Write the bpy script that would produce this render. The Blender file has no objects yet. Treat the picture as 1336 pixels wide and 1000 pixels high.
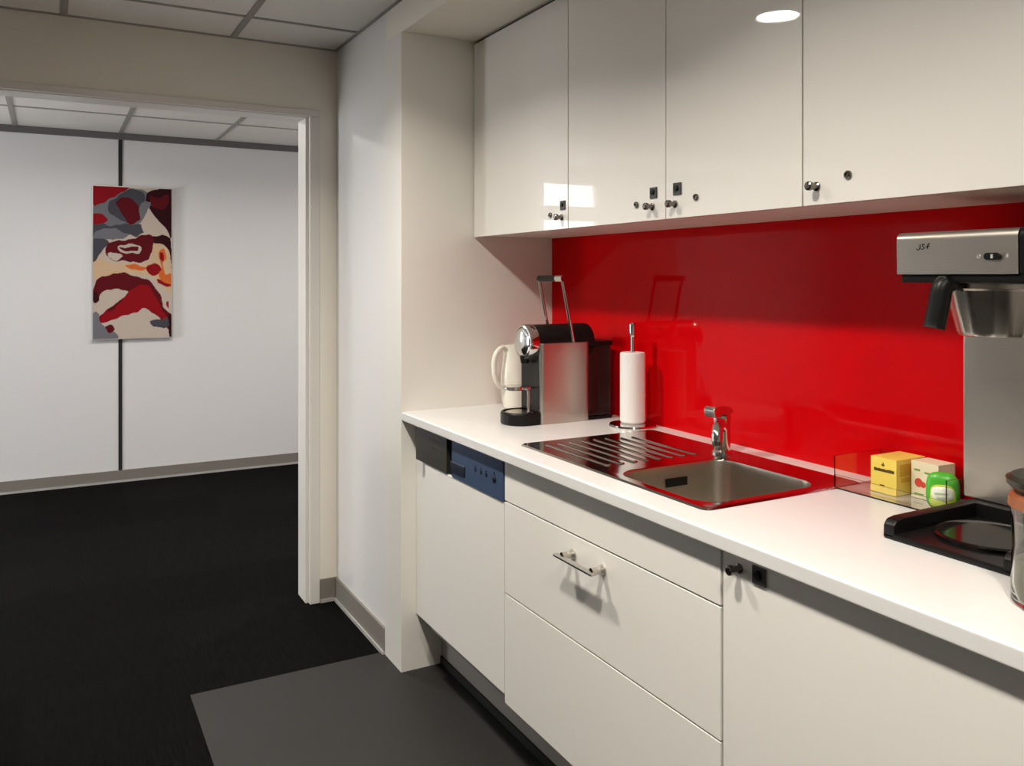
import bpy, bmesh, math, random
from mathutils import Vector, Matrix
random.seed(4)
S = bpy.context.scene
C = S.collection
PI = math.pi

# ------------------------------------------------------------------ camera
TH = math.atan2(604, 1105)
EYE = 1.42
cam = bpy.data.cameras.new('camera')
cam.sensor_fit = 'HORIZONTAL'; cam.sensor_width = 36
cam.lens = 36 * 1105 / 1336
cam.shift_y = -138 / 1336
cam.clip_start = 0.02
co = bpy.data.objects.new('camera', cam); C.objects.link(co)
co.location = (0, 0, EYE)
co.rotation_euler = (PI / 2, 0, PI / 2 - TH)
S.camera = co
# ------------------------------------------------------------------ world, exposure
w = bpy.data.worlds.new('world'); S.world = w; w.use_nodes = True
w.node_tree.nodes['Background'].inputs[0].default_value = (0.75, 0.87, 1, 1)
w.node_tree.nodes['Background'].inputs[1].default_value = 0.6
vs = S.view_settings
vs.view_transform = 'Standard'; vs.look = 'None'; vs.gamma = 1; vs.use_curve_mapping = False
vs.exposure = 2.6
LAMP = 3.4          # kitchen downlights
HALL = 3.7           # hall downlights
DAY = 3.0            # daylight from the added, unseen hall window
WARM = (1.0, 0.93, 0.83)

# ------------------------------------------------------------------ materials
def mat(name, col, rough=0.5, metal=0.0, coat=0.0, coat_rough=0.03, bump=0.0, scale=60.0, var=0.0,
        trans=0.0, ior=1.45, emis=None, stretch=(1, 1, 1), spec=0.5):
    m = bpy.data.materials.new(name); m.use_nodes = True
    nt = m.node_tree; b = nt.nodes['Principled BSDF']
    b.inputs['Base Color'].default_value = (*col, 1)
    b.inputs['Roughness'].default_value = rough
    b.inputs['Metallic'].default_value = metal
    b.inputs['Coat Weight'].default_value = coat
    b.inputs['Coat Roughness'].default_value = coat_rough
    b.inputs['IOR'].default_value = ior
    b.inputs['Specular IOR Level'].default_value = spec
    b.inputs['Transmission Weight'].default_value = trans
    if emis:
        b.inputs['Emission Color'].default_value = (*emis[0], 1)
        b.inputs['Emission Strength'].default_value = emis[1]
    if var or bump:
        tc = nt.nodes.new('ShaderNodeTexCoord')
        mp = nt.nodes.new('ShaderNodeMapping'); mp.inputs['Scale'].default_value = stretch
        nz = nt.nodes.new('ShaderNodeTexNoise'); nz.inputs['Scale'].default_value = scale
        nz.inputs['Detail'].default_value = 5
        nt.links.new(tc.outputs['Object'], mp.inputs[0]); nt.links.new(mp.outputs[0], nz.inputs['Vector'])
        if var:
            r = nt.nodes.new('ShaderNodeMixRGB'); r.blend_type = 'MIX'
            r.inputs[1].default_value = (*[c * (1 - var) for c in col], 1)
            r.inputs[2].default_value = (*[min(1, c * (1 + var)) for c in col], 1)
            nt.links.new(nz.outputs['Fac'], r.inputs[0]); nt.links.new(r.outputs[0], b.inputs['Base Color'])
        if bump:
            bp = nt.nodes.new('ShaderNodeBump'); bp.inputs['Strength'].default_value = bump
            bp.inputs['Distance'].default_value = 0.002
            nt.links.new(nz.outputs['Fac'], bp.inputs['Height']); nt.links.new(bp.outputs[0], b.inputs['Normal'])
    return m

def carpet_mat():
    m = bpy.data.materials.new('carpet'); m.use_nodes = True
    nt = m.node_tree; N = nt.nodes; L = nt.links; b = N['Principled BSDF']
    tc = N.new('ShaderNodeTexCoord')
    def noise(scale, st, detail=4):
        mp = N.new('ShaderNodeMapping'); mp.inputs['Scale'].default_value = st
        nz = N.new('ShaderNodeTexNoise'); nz.inputs['Scale'].default_value = scale; nz.inputs['Detail'].default_value = detail
        L.new(tc.outputs['Object'], mp.inputs[0]); L.new(mp.outputs[0], nz.inputs['Vector'])
        return nz.outputs['Fac']
    stripe = noise(1, (10, 160, 1))
    # carpet tiles half a metre square, each with its own shade
    mp = N.new('ShaderNodeMapping'); mp.inputs['Scale'].default_value = (2, 2, 1); mp.inputs['Location'].default_value = (0.62, 0.15, 0.5)
    fl = N.new('ShaderNodeVectorMath'); fl.operation = 'FLOOR'
    wn = N.new('ShaderNodeTexWhiteNoise'); wn.noise_dimensions = '2D'
    L.new(tc.outputs['Object'], mp.inputs[0]); L.new(mp.outputs[0], fl.inputs[0]); L.new(fl.outputs[0], wn.inputs['Vector'])
    r1 = N.new('ShaderNodeMapRange'); r1.inputs['From Min'].default_value = .3; r1.inputs['From Max'].default_value = .75
    r1.inputs['To Min'].default_value = 0.45; r1.inputs['To Max'].default_value = 1.7
    L.new(stripe, r1.inputs['Value'])
    r2 = N.new('ShaderNodeMapRange'); r2.inputs['To Min'].default_value = 0.65; r2.inputs['To Max'].default_value = 1.4
    L.new(wn.outputs['Value'], r2.inputs['Value'])
    mul = N.new('ShaderNodeMath'); mul.operation = 'MULTIPLY'; L.new(r1.outputs[0], mul.inputs[0]); L.new(r2.outputs[0], mul.inputs[1])
    vm = N.new('ShaderNodeVectorMath'); vm.operation = 'SCALE'; vm.inputs[0].default_value = (0.0033, 0.0033, 0.0031)
    L.new(mul.outputs[0], vm.inputs['Scale']); L.new(vm.outputs[0], b.inputs['Base Color'])
    b.inputs['Roughness'].default_value = 0.95; b.inputs['Specular IOR Level'].default_value = 0.06
    bp = N.new('ShaderNodeBump'); bp.inputs['Strength'].default_value = 0.5; bp.inputs['Distance'].default_value = 0.003
    L.new(stripe, bp.inputs['Height']); L.new(bp.outputs[0], b.inputs['Normal'])
    return m

M = {}
M['carpet'] = carpet_mat()
M['vinyl'] = mat('vinyl', (0.0155, 0.0145, 0.0135), 0.6, var=0.22, scale=3.0, bump=0.05)
M['wall'] = mat('wall_paint', (0.82, 0.775, 0.69), 0.6, bump=0.04, scale=250)
M['grey_wall'] = mat('grey_wall_paint', (0.46, 0.44, 0.41), 0.7)
M['gloss_wall'] = mat('satin_wall_panel', (0.80, 0.785, 0.765), 0.35, coat=0.5, coat_rough=0.12)
M['hall_panel'] = mat('partition_panel', (0.72, 0.71, 0.71), 0.45, var=0.01, scale=4)
M['ceiling'] = mat('ceiling_tile', (0.84, 0.81, 0.76), 0.9, bump=0.2, scale=180, var=0.03)
M['tbar'] = mat('ceiling_grid', (0.34, 0.32, 0.29), 0.5)
M['skirting'] = mat('grey_skirting', (0.21, 0.19, 0.165), 0.5)
M['alu'] = mat('aluminium_edge', (0.62, 0.60, 0.57), 0.35, metal=0.4)
M['black_joint_and_gap_shade'] = mat('black_joint_and_gap_shade', (0.015, 0.014, 0.014), 0.6)
M['rail'] = mat('grey_rail', (0.13, 0.12, 0.12), 0.5)
M['frame_paint'] = mat('door_frame_paint', (0.74, 0.71, 0.66), 0.4)
M['gloss_white'] = mat('gloss_white_lacquer', (0.80, 0.775, 0.73), 0.4, coat=0.65, coat_rough=0.015)
M['matt_white'] = mat('white_laminate', (0.80, 0.78, 0.735), 0.42, coat=0.12, coat_rough=0.12)
M['side_panel'] = mat('cream_laminate', (0.80, 0.775, 0.72), 0.3, coat=0.4, coat_rough=0.06)
M['carcass'] = mat('carcass_grey', (0.28, 0.26, 0.23), 0.6)
M['underside'] = mat('carcass_white', (0.74, 0.71, 0.66), 0.35)
M['counter'] = mat('white_worktop', (0.74, 0.735, 0.72), 0.3, coat=0.15, coat_rough=0.15, var=0.01, scale=30)
M['red_glass'] = mat('red_back_painted_glass', (0.60, 0.0015, 0.004), 0.5, coat=0.22, coat_rough=0.02, spec=0.0)
M['plinth'] = mat('plinth_grey', (0.36, 0.335, 0.31), 0.4)
M['rubber'] = mat('black_seal', (0.012, 0.012, 0.011), 0.7)
M['steel'] = mat('brushed_steel', (0.54, 0.50, 0.445), 0.34, metal=1.0, var=0.05, scale=6, stretch=(2, 2, 120))
M['sink_steel'] = mat('sink_steel', (0.48, 0.46, 0.43), 0.12, metal=1.0)
M['bowl_steel'] = mat('bowl_steel', (0.52, 0.48, 0.41), 0.32, metal=1.0)
M['chrome'] = mat('chrome', (0.72, 0.71, 0.69), 0.1, metal=1.0)
M['dark_metal'] = mat('dark_nickel', (0.20, 0.185, 0.165), 0.25, metal=1.0)
M['satin_nickel'] = mat('satin_nickel', (0.56, 0.52, 0.47), 0.25, metal=1.0)
M['black'] = mat('black_plastic', (0.006, 0.006, 0.006), 0.38, spec=0.28)
M['black_gloss'] = mat('black_gloss', (0.006, 0.006, 0.006), 0.12)
M['lock_grey'] = mat('lock_grey', (0.075, 0.075, 0.072), 0.4, metal=0.5)
M['olive'] = mat('dark_olive_panel', (0.028, 0.026, 0.02), 0.35)
M['olive_print'] = mat('panel_print', (0.012, 0.011, 0.01), 0.4)
M['blue'] = mat('blue_panel', (0.065, 0.105, 0.195), 0.28, metal=0.35)
M['blue_dark'] = mat('blue_dark_print', (0.008, 0.011, 0.025), 0.3)
M['ceramic'] = mat('white_ceramic', (0.82, 0.79, 0.70), 0.25, coat=0.3)
M['paper'] = mat('kitchen_paper', (0.86, 0.84, 0.82), 0.9, bump=0.3, scale=120)
M['smoke'] = mat('smoked_tank', (0.06, 0.045, 0.045), 0.08, trans=0.8, ior=1.3)
M['acrylic'] = mat('clear_acrylic', (0.97, 0.96, 0.94), 0.03, trans=1.0, ior=1.45)
M['yellow'] = mat('yellow_card', (0.88, 0.66, 0.12), 0.4)
M['yellow_dark'] = mat('brown_print', (0.10, 0.055, 0.008), 0.5)
M['yellow_pale'] = mat('gold_print', (0.72, 0.42, 0.05), 0.5)
M['cream'] = mat('cream_card', (0.80, 0.72, 0.50), 0.45)
M['fruit_red'] = mat('red_print', (0.62, 0.06, 0.035), 0.45)
M['leaf'] = mat('green_print', (0.20, 0.33, 0.06), 0.45)
M['blush'] = mat('blush_print', (0.78, 0.45, 0.28), 0.45)
M['green'] = mat('green_foil', (0.07, 0.42, 0.03), 0.3, coat=0.4)
M['lime'] = mat('lime_foil', (0.55, 0.66, 0.06), 0.3, coat=0.4)
M['label'] = mat('white_label', (0.85, 0.86, 0.76), 0.35, coat=0.3)
M['label_print'] = mat('pale_green_print', (0.50, 0.62, 0.36), 0.4)
M['glass'] = mat('jar_glass', (0.86, 0.90, 0.86), 0.03, trans=1.0, ior=1.35)
M['amber'] = mat('amber_collar', (0.28, 0.09, 0.035), 0.3)
M['lid_dark'] = mat('dark_lid', (0.02, 0.021, 0.014), 0.3)
M['coffee'] = mat('ground_coffee', (0.20, 0.17, 0.13), 0.8, var=0.6, scale=40, bump=0.5)
M['lamp'] = mat('lamp_diffuser', (0.9, 0.9, 0.88), 0.5, emis=(WARM, 8.0))
M['hall_lamp'] = mat('hall_lamp_diffuser', (0.9, 0.9, 0.88), 0.5, emis=((1, 0.94, 0.88), 4.0))
M['lamp_ring'] = mat('lamp_ring', (0.75, 0.74, 0.72), 0.4)
M['daylight'] = mat('daylit_pane', (0.6, 0.65, 0.7), 0.1, emis=((0.92, 0.95, 1.0), 1.15))
M['added_daylight'] = mat('added_daylit_glazing', (0.6, 0.65, 0.7), 0.1, emis=((0.95, 0.97, 1.0), DAY))
PAINT = {
    'a': ('art_maroon', (0.10, 0.005, 0.009)), 'r': ('art_red', (0.25, 0.005, 0.010)),
    'd': ('art_charcoal', (0.060, 0.060, 0.072)), 'g': ('art_grey', (0.155, 0.155, 0.17)),
    'c': ('art_cream', (0.50, 0.42, 0.355)), 'b': ('art_beige', (0.57, 0.40, 0.25)),
    'o': ('art_orange', (0.60, 0.13, 0.03)), 'k': ('art_black', (0.028, 0.004, 0.006))}
for k, (n, c_) in PAINT.items(): M['art_' + k] = mat(n, c_, 0.6, spec=0.1)

# ------------------------------------------------------------------ mesh helpers
def merge(dst, src):
    me = bpy.data.meshes.new('tmp'); src.to_mesh(me); src.free(); dst.from_mesh(me); bpy.data.meshes.remove(me)

def box(bm, x0, x1, y0, y1, z0, z1, bev=0.0, seg=2, mi=0):
    t = bmesh.new()
    bmesh.ops.create_cube(t, size=1)
    for v in t.verts:
        v.co = Vector(((x0 + x1) / 2 + v.co.x * (x1 - x0), (y0 + y1) / 2 + v.co.y * (y1 - y0), (z0 + z1) / 2 + v.co.z * (z1 - z0)))
    if bev > 0:
        bmesh.ops.bevel(t, geom=t.edges[:], offset=bev, segments=seg, profile=0.5, affect='EDGES')
    for f in t.faces: f.material_index = mi
    merge(bm, t)

def lathe(bm, prof, cx=0, cy=0, seg=40, mat4=None, close=False):
    """prof = [(r, z)...] spun about z through (cx, cy)"""
    t = bmesh.new(); rings = []
    for r, z in prof:
        if r < 1e-6: rings.append([t.verts.new((cx, cy, z))])
        else: rings.append([t.verts.new((cx + r * math.cos(2 * PI * i / seg), cy + r * math.sin(2 * PI * i / seg), z)) for i in range(seg)])
    for a, b in zip(rings[:-1], rings[1:]):
        for i in range(seg):
            j = (i + 1) % seg
            if len(a) == 1 and len(b) == 1: continue
            if len(a) == 1: t.faces.new((a[0], b[j], b[i]))
            elif len(b) == 1: t.faces.new((a[i], a[j], b[0]))
            else: t.faces.new((a[i], a[j], b[j], b[i]))
    if mat4 is not None: bmesh.ops.transform(t, matrix=mat4, verts=t.verts)
    bmesh.ops.recalc_face_normals(t, faces=t.faces)
    merge(bm, t)

def tube(bm, pts, r, seg=14, closed=False):
    pts = [Vector(p) for p in pts]; n = len(pts)
    rs = r if isinstance(r, (list, tuple)) else [r] * n
    t = bmesh.new(); rings = []; ref = None
    for i, p in enumerate(pts):
        if closed: d = (pts[(i + 1) % n] - pts[i - 1]).normalized()
        else: d = (pts[min(i + 1, n - 1)] - pts[max(i - 1, 0)]).normalized()
        if ref is None:
            ref = d.orthogonal().normalized()
        u = (ref - d * ref.dot(d)).normalized(); ref = u; v = d.cross(u)
        rings.append([t.verts.new(p + rs[i] * (u * math.cos(2 * PI * k / seg) + v * math.sin(2 * PI * k / seg))) for k in range(seg)])
    m = n if closed else n - 1
    for i in range(m):
        a, b = rings[i], rings[(i + 1) % n]
        for k in range(seg): t.faces.new((a[k], a[(k + 1) % seg], b[(k + 1) % seg], b[k]))
    if not closed:
        t.faces.new(rings[0][::-1]); t.faces.new(rings[-1])
    bmesh.ops.recalc_face_normals(t, faces=t.faces)
    merge(bm, t)

def smooth_path(pts, n=8):
    P = [Vector(p) for p in pts]; out = []
    for i in range(len(P) - 1):
        p0 = P[max(i - 1, 0)]; p1 = P[i]; p2 = P[i + 1]; p3 = P[min(i + 2, len(P) - 1)]
        for k in range(n):
            t = k / n
            out.append(0.5 * ((2 * p1) + (p2 - p0) * t + (2 * p0 - 5 * p1 + 4 * p2 - p3) * t * t + (3 * p1 - p0 - 3 * p2 + p3) * t ** 3))
    out.append(P[-1]); return out

def rrect(x0, x1, y0, y1, r, n=8):
    pts = []
    for cx, cy, a in ((x1 - r, y1 - r, 0), (x0 + r, y1 - r, PI / 2), (x0 + r, y0 + r, PI), (x1 - r, y0 + r, 3 * PI / 2)):
        for k in range(n + 1):
            t = a + PI / 2 * k / n
            pts.append((cx + r * math.cos(t), cy + r * math.sin(t)))
    return pts

def loft(bm, loops, cap0=False, cap1=False):
    t = bmesh.new(); R = [[t.verts.new(p) for p in lp] for lp in loops]; n = len(R[0])
    for a, b in zip(R[:-1], R[1:]):
        for i in range(n): t.faces.new((a[i], a[(i + 1) % n], b[(i + 1) % n], b[i]))
    if cap0: t.faces.new(R[0][::-1])
    if cap1: t.faces.new(R[-1])
    bmesh.ops.recalc_face_normals(t, faces=t.faces)
    merge(bm, t)

def prism(bm, pts, ax, a0, a1, bev=0.0):
    """extrude a 2D polygon along axis ax (0 x, 1 y, 2 z)"""
    t = bmesh.new()
    def put(p, a):
        if ax == 0: return (a, p[0], p[1])
        if ax == 1: return (p[0], a, p[1])
        return (p[0], p[1], a)
    A = [t.verts.new(put(p, a0)) for p in pts]; B = [t.verts.new(put(p, a1)) for p in pts]; n = len(pts)
    t.faces.new(A); t.faces.new(B[::-1])
    for i in range(n): t.faces.new((A[i], B[i], B[(i + 1) % n], A[(i + 1) % n]))
    bmesh.ops.recalc_face_normals(t, faces=t.faces)
    if bev: bmesh.ops.bevel(t, geom=t.edges[:], offset=bev, segments=2, profile=0.5, affect='EDGES')
    merge(bm, t)

def obj(name, bm, m, parent=None, smooth=True, label=None):
    me = bpy.data.meshes.new(name); bm.to_mesh(me); bm.free()
    for x in (m if isinstance(m, (list, tuple)) else [m]): me.materials.append(M[x])
    if smooth:
        for p in me.polygons: p.use_smooth = True
        try: me.set_sharp_from_angle(angle=math.radians(28))
        except Exception: pass
    o = bpy.data.objects.new(name, me); C.objects.link(o)
    if smooth:
        md = o.modifiers.new('weighted_normals', 'WEIGHTED_NORMAL'); md.mode = 'FACE_AREA'; md.weight = 90; md.keep_sharp = True
    if parent: place(o, parent)
    if label: o['label'] = label
    return o

def place(o, parent):
    o.parent = parent
    top = parent
    loc = Vector((0, 0, 0))
    while top is not None:
        loc += top.location; top = top.parent
    o.location = -loc if o.type == 'MESH' else o.location

def tag(o, label, cat, group=None, kind=None):
    o['label'] = label; o['category'] = cat
    if group: o['group'] = group
    if kind: o['kind'] = kind
    return o

def thing(name, label, cat, loc, group=None):
    o = bpy.data.objects.new(name, None); C.objects.link(o); o.location = loc; o.empty_display_size = 0.1
    return tag(o, label, cat, group)

def struct(name, bm, m, smooth=True):
    o = obj(name, bm, m, smooth=smooth); o['kind'] = 'structure'; return o

B = bmesh.new
# ------------------------------------------------------------------ the setting
CEIL = 2.42
XL = -3.65           # face of the wall with the opening
XF = -6.46           # face of the far partition in the hall
YW = 1.745           # kitchen back wall
PX = -2.853          # right-hand face of the side panel
b = B(); box(b, -6.7, 1.4, -4.3, 3.4, -0.1, 0); struct('floor', b, 'carpet')
b = B(); box(b, -3.043, 1.4, 0.42, YW, 0.0, 0.003); struct('floor', b, 'vinyl')
b = B(); box(b, XL - 0.12, 1.5, -2.3, YW + 0.1, CEIL, CEIL + 0.1); struct('ceiling', b, 'ceiling')
b = B(); box(b, -6.7, XL - 0.12, -4.3, 3.4, CEIL, CEIL + 0.1); struct('ceiling', b, 'ceiling')
# ceiling grid bars
b = B()
for k in range(0, 8):
    x = -3.33 + 0.622 * k
    if x < 1.35: box(b, x - 0.008, x + 0.008, -2.2, 1.113, CEIL - 0.004, CEIL)
for k in range(-3, 2):
    y = 0.05 + 0.622 * k
    box(b, XL, 1.4, y - 0.012, y + 0.012, CEIL - 0.0045, CEIL)
box(b, XL, XL + 0.012, -2.2, 1.113, CEIL - 0.005, CEIL); box(b, XL, 1.4, 1.101, 1.113, CEIL - 0.005, CEIL)
struct('trim_1', b, 'tbar')
b = B()
for x in (-5.72, -5.10, -4.48, -3.86): box(b, x - 0.012, x + 0.012, -4.2, 3.3, CEIL - 0.004, CEIL)
for k in range(-7, 5):
    y = 0.434 + 0.632 * k
    box(b, XF, XL - 0.12, y - 0.014, y + 0.014, CEIL - 0.0045, CEIL)
struct('trim_2', b, 'tbar')
# walls of the kitchen
b = B(); box(b, PX - 0.2, 1.5, YW + 0.001, YW + 0.1, 0, CEIL); struct('wall_back', b, 'wall')
b = B()
box(b, XL - 0.12, XL, 1.0, YW + 0.1, 0, CEIL); box(b, XL - 0.12, XL, -2.2, 1.0, 2.13, CEIL); box(b, XL - 0.12, XL, -2.3, -2.2, 0, CEIL)
struct('wall_left', b, 'wall')
b = B(); box(b, XL, -3.022, 1.113, YW + 0.1, 0, CEIL); struct('wall_side', b, 'gloss_wall')
b = B(); box(b, -3.022, 1.4, 1.113, YW, 2.303, CEIL); struct('wall_bulkhead', b, 'wall')
b = B(); box(b, XL, 1.5, -2.4, -2.3, 0, CEIL); struct('wall_front', b, 'grey_wall')
b = B(); box(b, 1.4, 1.5, -2.3, YW, 0, CEIL); struct('wall_right', b, 'grey_wall')
# boxed end panel beside the worktop
b = B(); box(b, -3.022, PX, 1.107, YW, 0.0, 2.303, 0.0015); struct('wall_pier', b, 'side_panel')
# opening frame
b = B()
box(b, XL - 0.1345, XL - 0.0125, 0.978, 1.0135, 0, 2.1145, 0.003); box(b, XL - 0.0115, XL + 0.0115, 0.992, 1.0355, 0, 2.1175, 0.003)
box(b, XL - 0.135, XL - 0.012, -2.2, 1.014, 2.115, 2.145, 0.003); box(b, XL - 0.012, XL + 0.012, -2.23, 1.036, 2.118, 2.147, 0.004)
box(b, XL - 0.135, XL + 0.012, -2.235, -2.19, 0, 2.147, 0.004)
struct('trim_3', b, 'frame_paint')
# hall
b = B(); box(b, XF - 0.12, XF, -4.3, -1.68, 0, CEIL); box(b, XF - 0.12, XF, -1.68, -1.0, 0, 0.9); box(b, XF - 0.12, XF, -1.68, -1.0, 2.3, CEIL)
box(b, XF - 0.12, XF, -1.0, 3.4, 0, CEIL); struct('wall_far', b, 'hall_panel')
b = B()
for y in (-0.866, 0.434, 1.722, 3.04): box(b, XF, XF + 0.006, y - 0.012, y + 0.012, 0.06, 2.375)
struct('trim_4', b, 'black_joint_and_gap_shade')
b = B(); box(b, XF, XF + 0.02, -4.2, 3.3, 2.375, CEIL); struct('trim_5', b, 'rail')
b = B(); box(b, XF, XL - 0.12, 3.3, 3.4, 0, CEIL); struct('wall_hall_right', b, 'hall_panel')
b = B(); box(b, XF, XL - 0.12, -4.3, -4.2, 0, 0.3); box(b, XF, XL - 0.12, -4.3, -4.2, 2.3, CEIL)
box(b, XF, -4.95, -4.3, -4.2, 0.3, 2.3); box(b, -3.85, XL - 0.12, -4.3, -4.2, 0.3, 2.3); struct('wall_hall_left', b, 'hall_panel')
b = B(); box(b, XL - 0.12, XL, -4.3, -2.3, 0, CEIL); box(b, XL - 0.12, XL, YW + 0.1, 3.4, 0, CEIL); struct('wall_hall_near', b, 'hall_panel')
# windows of the hall; the second is unseen, added to light it from the left
def window(name, mk):
    fr, pane = mk
    o = struct(name, fr, 'frame_paint')
    p = obj('pane', pane[0], pane[1], o); return o
f = B(); p = B()
for z0, z1 in ((0.9, 0.94), (1.93, 2.06), (2.26, 2.3)): box(f, XF - 0.09, XF + 0.01, -1.68, -1.0, z0, z1, 0.003)
for y0, y1 in ((-1.68, -1.62), (-1.06, -1.0)): box(f, XF - 0.09, XF + 0.01, y0, y1, 0.9, 2.3, 0.003)
box(p, XF - 0.06, XF - 0.05, -1.65, -1.03, 0.92, 2.28)
window('window_1', (f, (p, 'daylight')))
f = B(); p = B()
for x in (-4.95, -4.43, -3.91): box(f, x, x + 0.06, -4.28, -4.19, 0.3, 2.3, 0.003)
for z in (0.3, 2.25): box(f, -4.95, -3.85, -4.28, -4.19, z, z + 0.05, 0.003)
box(p, -4.92, -3.88, -4.25, -4.24, 0.32, 2.28)
window('added_window', (f, (p, 'added_daylight')))
# skirtings: grey strip with a pale edge along the floor
def skirt(name, x0, x1, y0, y1, h, lipx=0, lipy=0):
    b = B(); box(b, x0, x1, y0, y1, 0.012, h); o = struct(name, b, 'skirting')
    b = B(); box(b, x0 - (lipx if lipx < 0 else 0), x1 + (lipx if lipx > 0 else 0), y0 - (-lipy if lipy < 0 else 0), y1, 0, 0.014)
    obj('edge_strip', b, 'alu', o)
skirt('baseboard_far', XF, XF + 0.012, -4.2, 3.3, 0.082, lipx=0.006)
skirt('baseboard_left', XL, XL + 0.010, 1.037, 1.113, 0.10, lipx=0.006)
skirt('baseboard_side', XL + 0.01, -3.022, 1.103, 1.113, 0.10, lipy=-0.006)

# ------------------------------------------------------------------ downlights
def downlight(x, y, label, m, group, power, col, spread=139):
    t = thing('ceiling_downlight', label, 'ceiling light', (x, y, CEIL), group)
    b = B(); lathe(b, [(0.078, CEIL - 0.001), (0.092, CEIL - 0.001), (0.094, CEIL - 0.006), (0.080, CEIL - 0.010), (0.078, CEIL - 0.001)], x, y)
    obj('trim_ring', b, 'lamp_ring', t)
    b = B(); lathe(b, [(0.0, CEIL - 0.005), (0.078, CEIL - 0.005), (0.078, CEIL - 0.002), (0, CEIL - 0.002)], x, y)
    obj('diffuser', b, m, t)
    l = bpy.data.lights.new('bulb', 'AREA'); l.shape = 'DISK'; l.size = 0.15; l.energy = power; l.color = col
    l.spread = math.radians(spread)
    lo = bpy.data.objects.new('bulb', l); C.objects.link(lo); lo.parent = t; lo.location = (0, 0, -0.012)
LY = 0.36
downlight(-2.34, LY, 'round downlight mirrored in the tall door of the double wall cabinet', 'lamp', 'kitchen ceiling downlights', LAMP, WARM)
downlight(-1.12, LY, 'round ceiling downlight in front of the filter coffee machine', 'lamp', 'kitchen ceiling downlights', LAMP, WARM)
downlight(0.10, LY, 'round ceiling downlight above the viewer', 'lamp', 'kitchen ceiling downlights', LAMP, WARM)
downlight(-4.85, 0.30, 'round downlight in the hall ceiling opposite the doorway', 'hall_lamp', 'hall ceiling downlights', HALL, (1, 0.94, 0.88), 165)
downlight(-4.85, 2.35, 'round downlight at the hidden right end of the hall ceiling', 'hall_lamp', 'hall ceiling downlights', HALL, (1, 0.94, 0.88), 165)

# ------------------------------------------------------------------ red backsplash
b = B(); box(b, PX, -0.6, YW - 0.006, YW, 0.9375, 1.575)
tag(obj('glass_backsplash', b, 'red_glass', smooth=False), 'glossy red glass splashback on the wall above the worktop', 'backsplash')

# ------------------------------------------------------------------ wall cabinets
YU = 1.395; ZU0, ZU1 = 1.570, 2.291
def knob_at(bm_list, x, y, z):
    k = bm_list
    R = Matrix.Translation((x, y, z)) @ Matrix.Rotation(PI / 2, 4, 'X')
    lathe(k, [(0.0095, 0.0), (0.0095, 0.003), (0.006, 0.005), (0.0055, 0.014), (0.0088, 0.017), (0.0098, 0.022), (0.0092, 0.027), (0.006, 0.029), (0, 0.0292)], seg=24, mat4=R)
def door(parent, x0, x1, z0, z1, yf, m, gap=0.0018, t=0.019):
    b = B(); box(b, x0 + gap, x1 - gap, yf, yf + t, z0, z1, 0.0012)
    return obj('door', b, m, parent)
def knob(d, x, y, z):
    b = B(); knob_at(b, x, y, z); obj('knob', b, 'dark_metal', d, label='dark metal knob')
def cam_lock(d, x, y, z):
    R = Matrix.Translation((x, y, z)) @ Matrix.Rotation(PI / 2, 4, 'X')
    b = B(); lathe(b, [(0.0085, 0), (0.0085, 0.004), (0.007, 0.006), (0.0045, 0.0062), (0.004, 0.0035), (0, 0.0035)], seg=24, mat4=R)
    obj('cam_lock', b, 'dark_metal', d, label='small round metal lock')
def lock_plate(d, x, y, z, s):
    b = B(); box(b, x - s, x + s, y - 0.004, y, z - s, z + s, 0.0015)
    pl = obj('lock_plate', b, 'lock_grey', d, label='square grey lock plate with a black centre')
    b = B(); R = Matrix.Translation((x - s * 0.1, y - 0.004, z + s * 0.1)) @ Matrix.Rotation(PI / 2, 4, 'X')
    lathe(b, [(s * 0.5, 0), (s * 0.5, 0.003), (s * 0.4, 0.004), (0, 0.004)], seg=20, mat4=R)
    obj('lock_core', b, 'black', pl)
def wall_cab(x0, x1, label):
    t = thing('wall_cabinet', label, 'cabinet', ((x0 + x1) / 2, YW, ZU0), 'white wall cabinets')
    b = B(); box(b, x0 + 0.0005, x1 - 0.0005, YU + 0.0205, YW - 0.007, ZU0 + 0.003, 2.302)
    obj('body', b, 'underside', t)
    return t
D1, D2, D3, D4, D5 = PX + 0.003, -2.194, -1.726, -1.274, -0.674
c1 = wall_cab(D1, D2, 'single glossy white wall cabinet next to the white side panel')
d = door(c1, D1, D2, ZU0, ZU1, YU, 'gloss_white')
knob(d, -2.229, YU, 1.606); cam_lock(d, -2.296, YU, 1.617); lock_plate(d, -2.222, YU, 1.643, 0.014)
c2 = wall_cab(D2, D4, 'two-door glossy white wall cabinet with paired square locks at its middle seam')
d = door(c2, D2, D3, ZU0, ZU1, YU, 'gloss_white')
knob(d, -1.780, YU, 1.606); cam_lock(d, -1.848, YU, 1.616); lock_plate(d, -1.774, YU, 1.642, 0.0145)
d = door(c2, D3, D4, ZU0, ZU1, YU, 'gloss_white')
knob(d, -1.688, YU, 1.606); cam_lock(d, -1.608, YU, 1.617); lock_plate(d, -1.678, YU, 1.644, 0.0155)
c3 = wall_cab(D4, D5, 'glossy white wall cabinet above the filter coffee machine, knob at its left')
d = door(c3, D4, D5, ZU0, ZU1, YU, 'gloss_white')
knob(d, -1.236, YU, 1.608); cam_lock(d, -1.157, YU, 1.624)
# black strip standing in for the shade in the gap between cabinet tops and bulkhead
b = B(); box(b, D1, D5, YU + 0.012, YU + 0.02, ZU1 + 0.001, 2.3025); struct('gap_shade', b, 'black_joint_and_gap_shade')

# ------------------------------------------------------------------ base units
YD = 1.135; ZC = 0.9375; ZB = 0.905
E0, E1, E2, E3 = -2.700, -2.121, -1.236, -0.632
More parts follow.
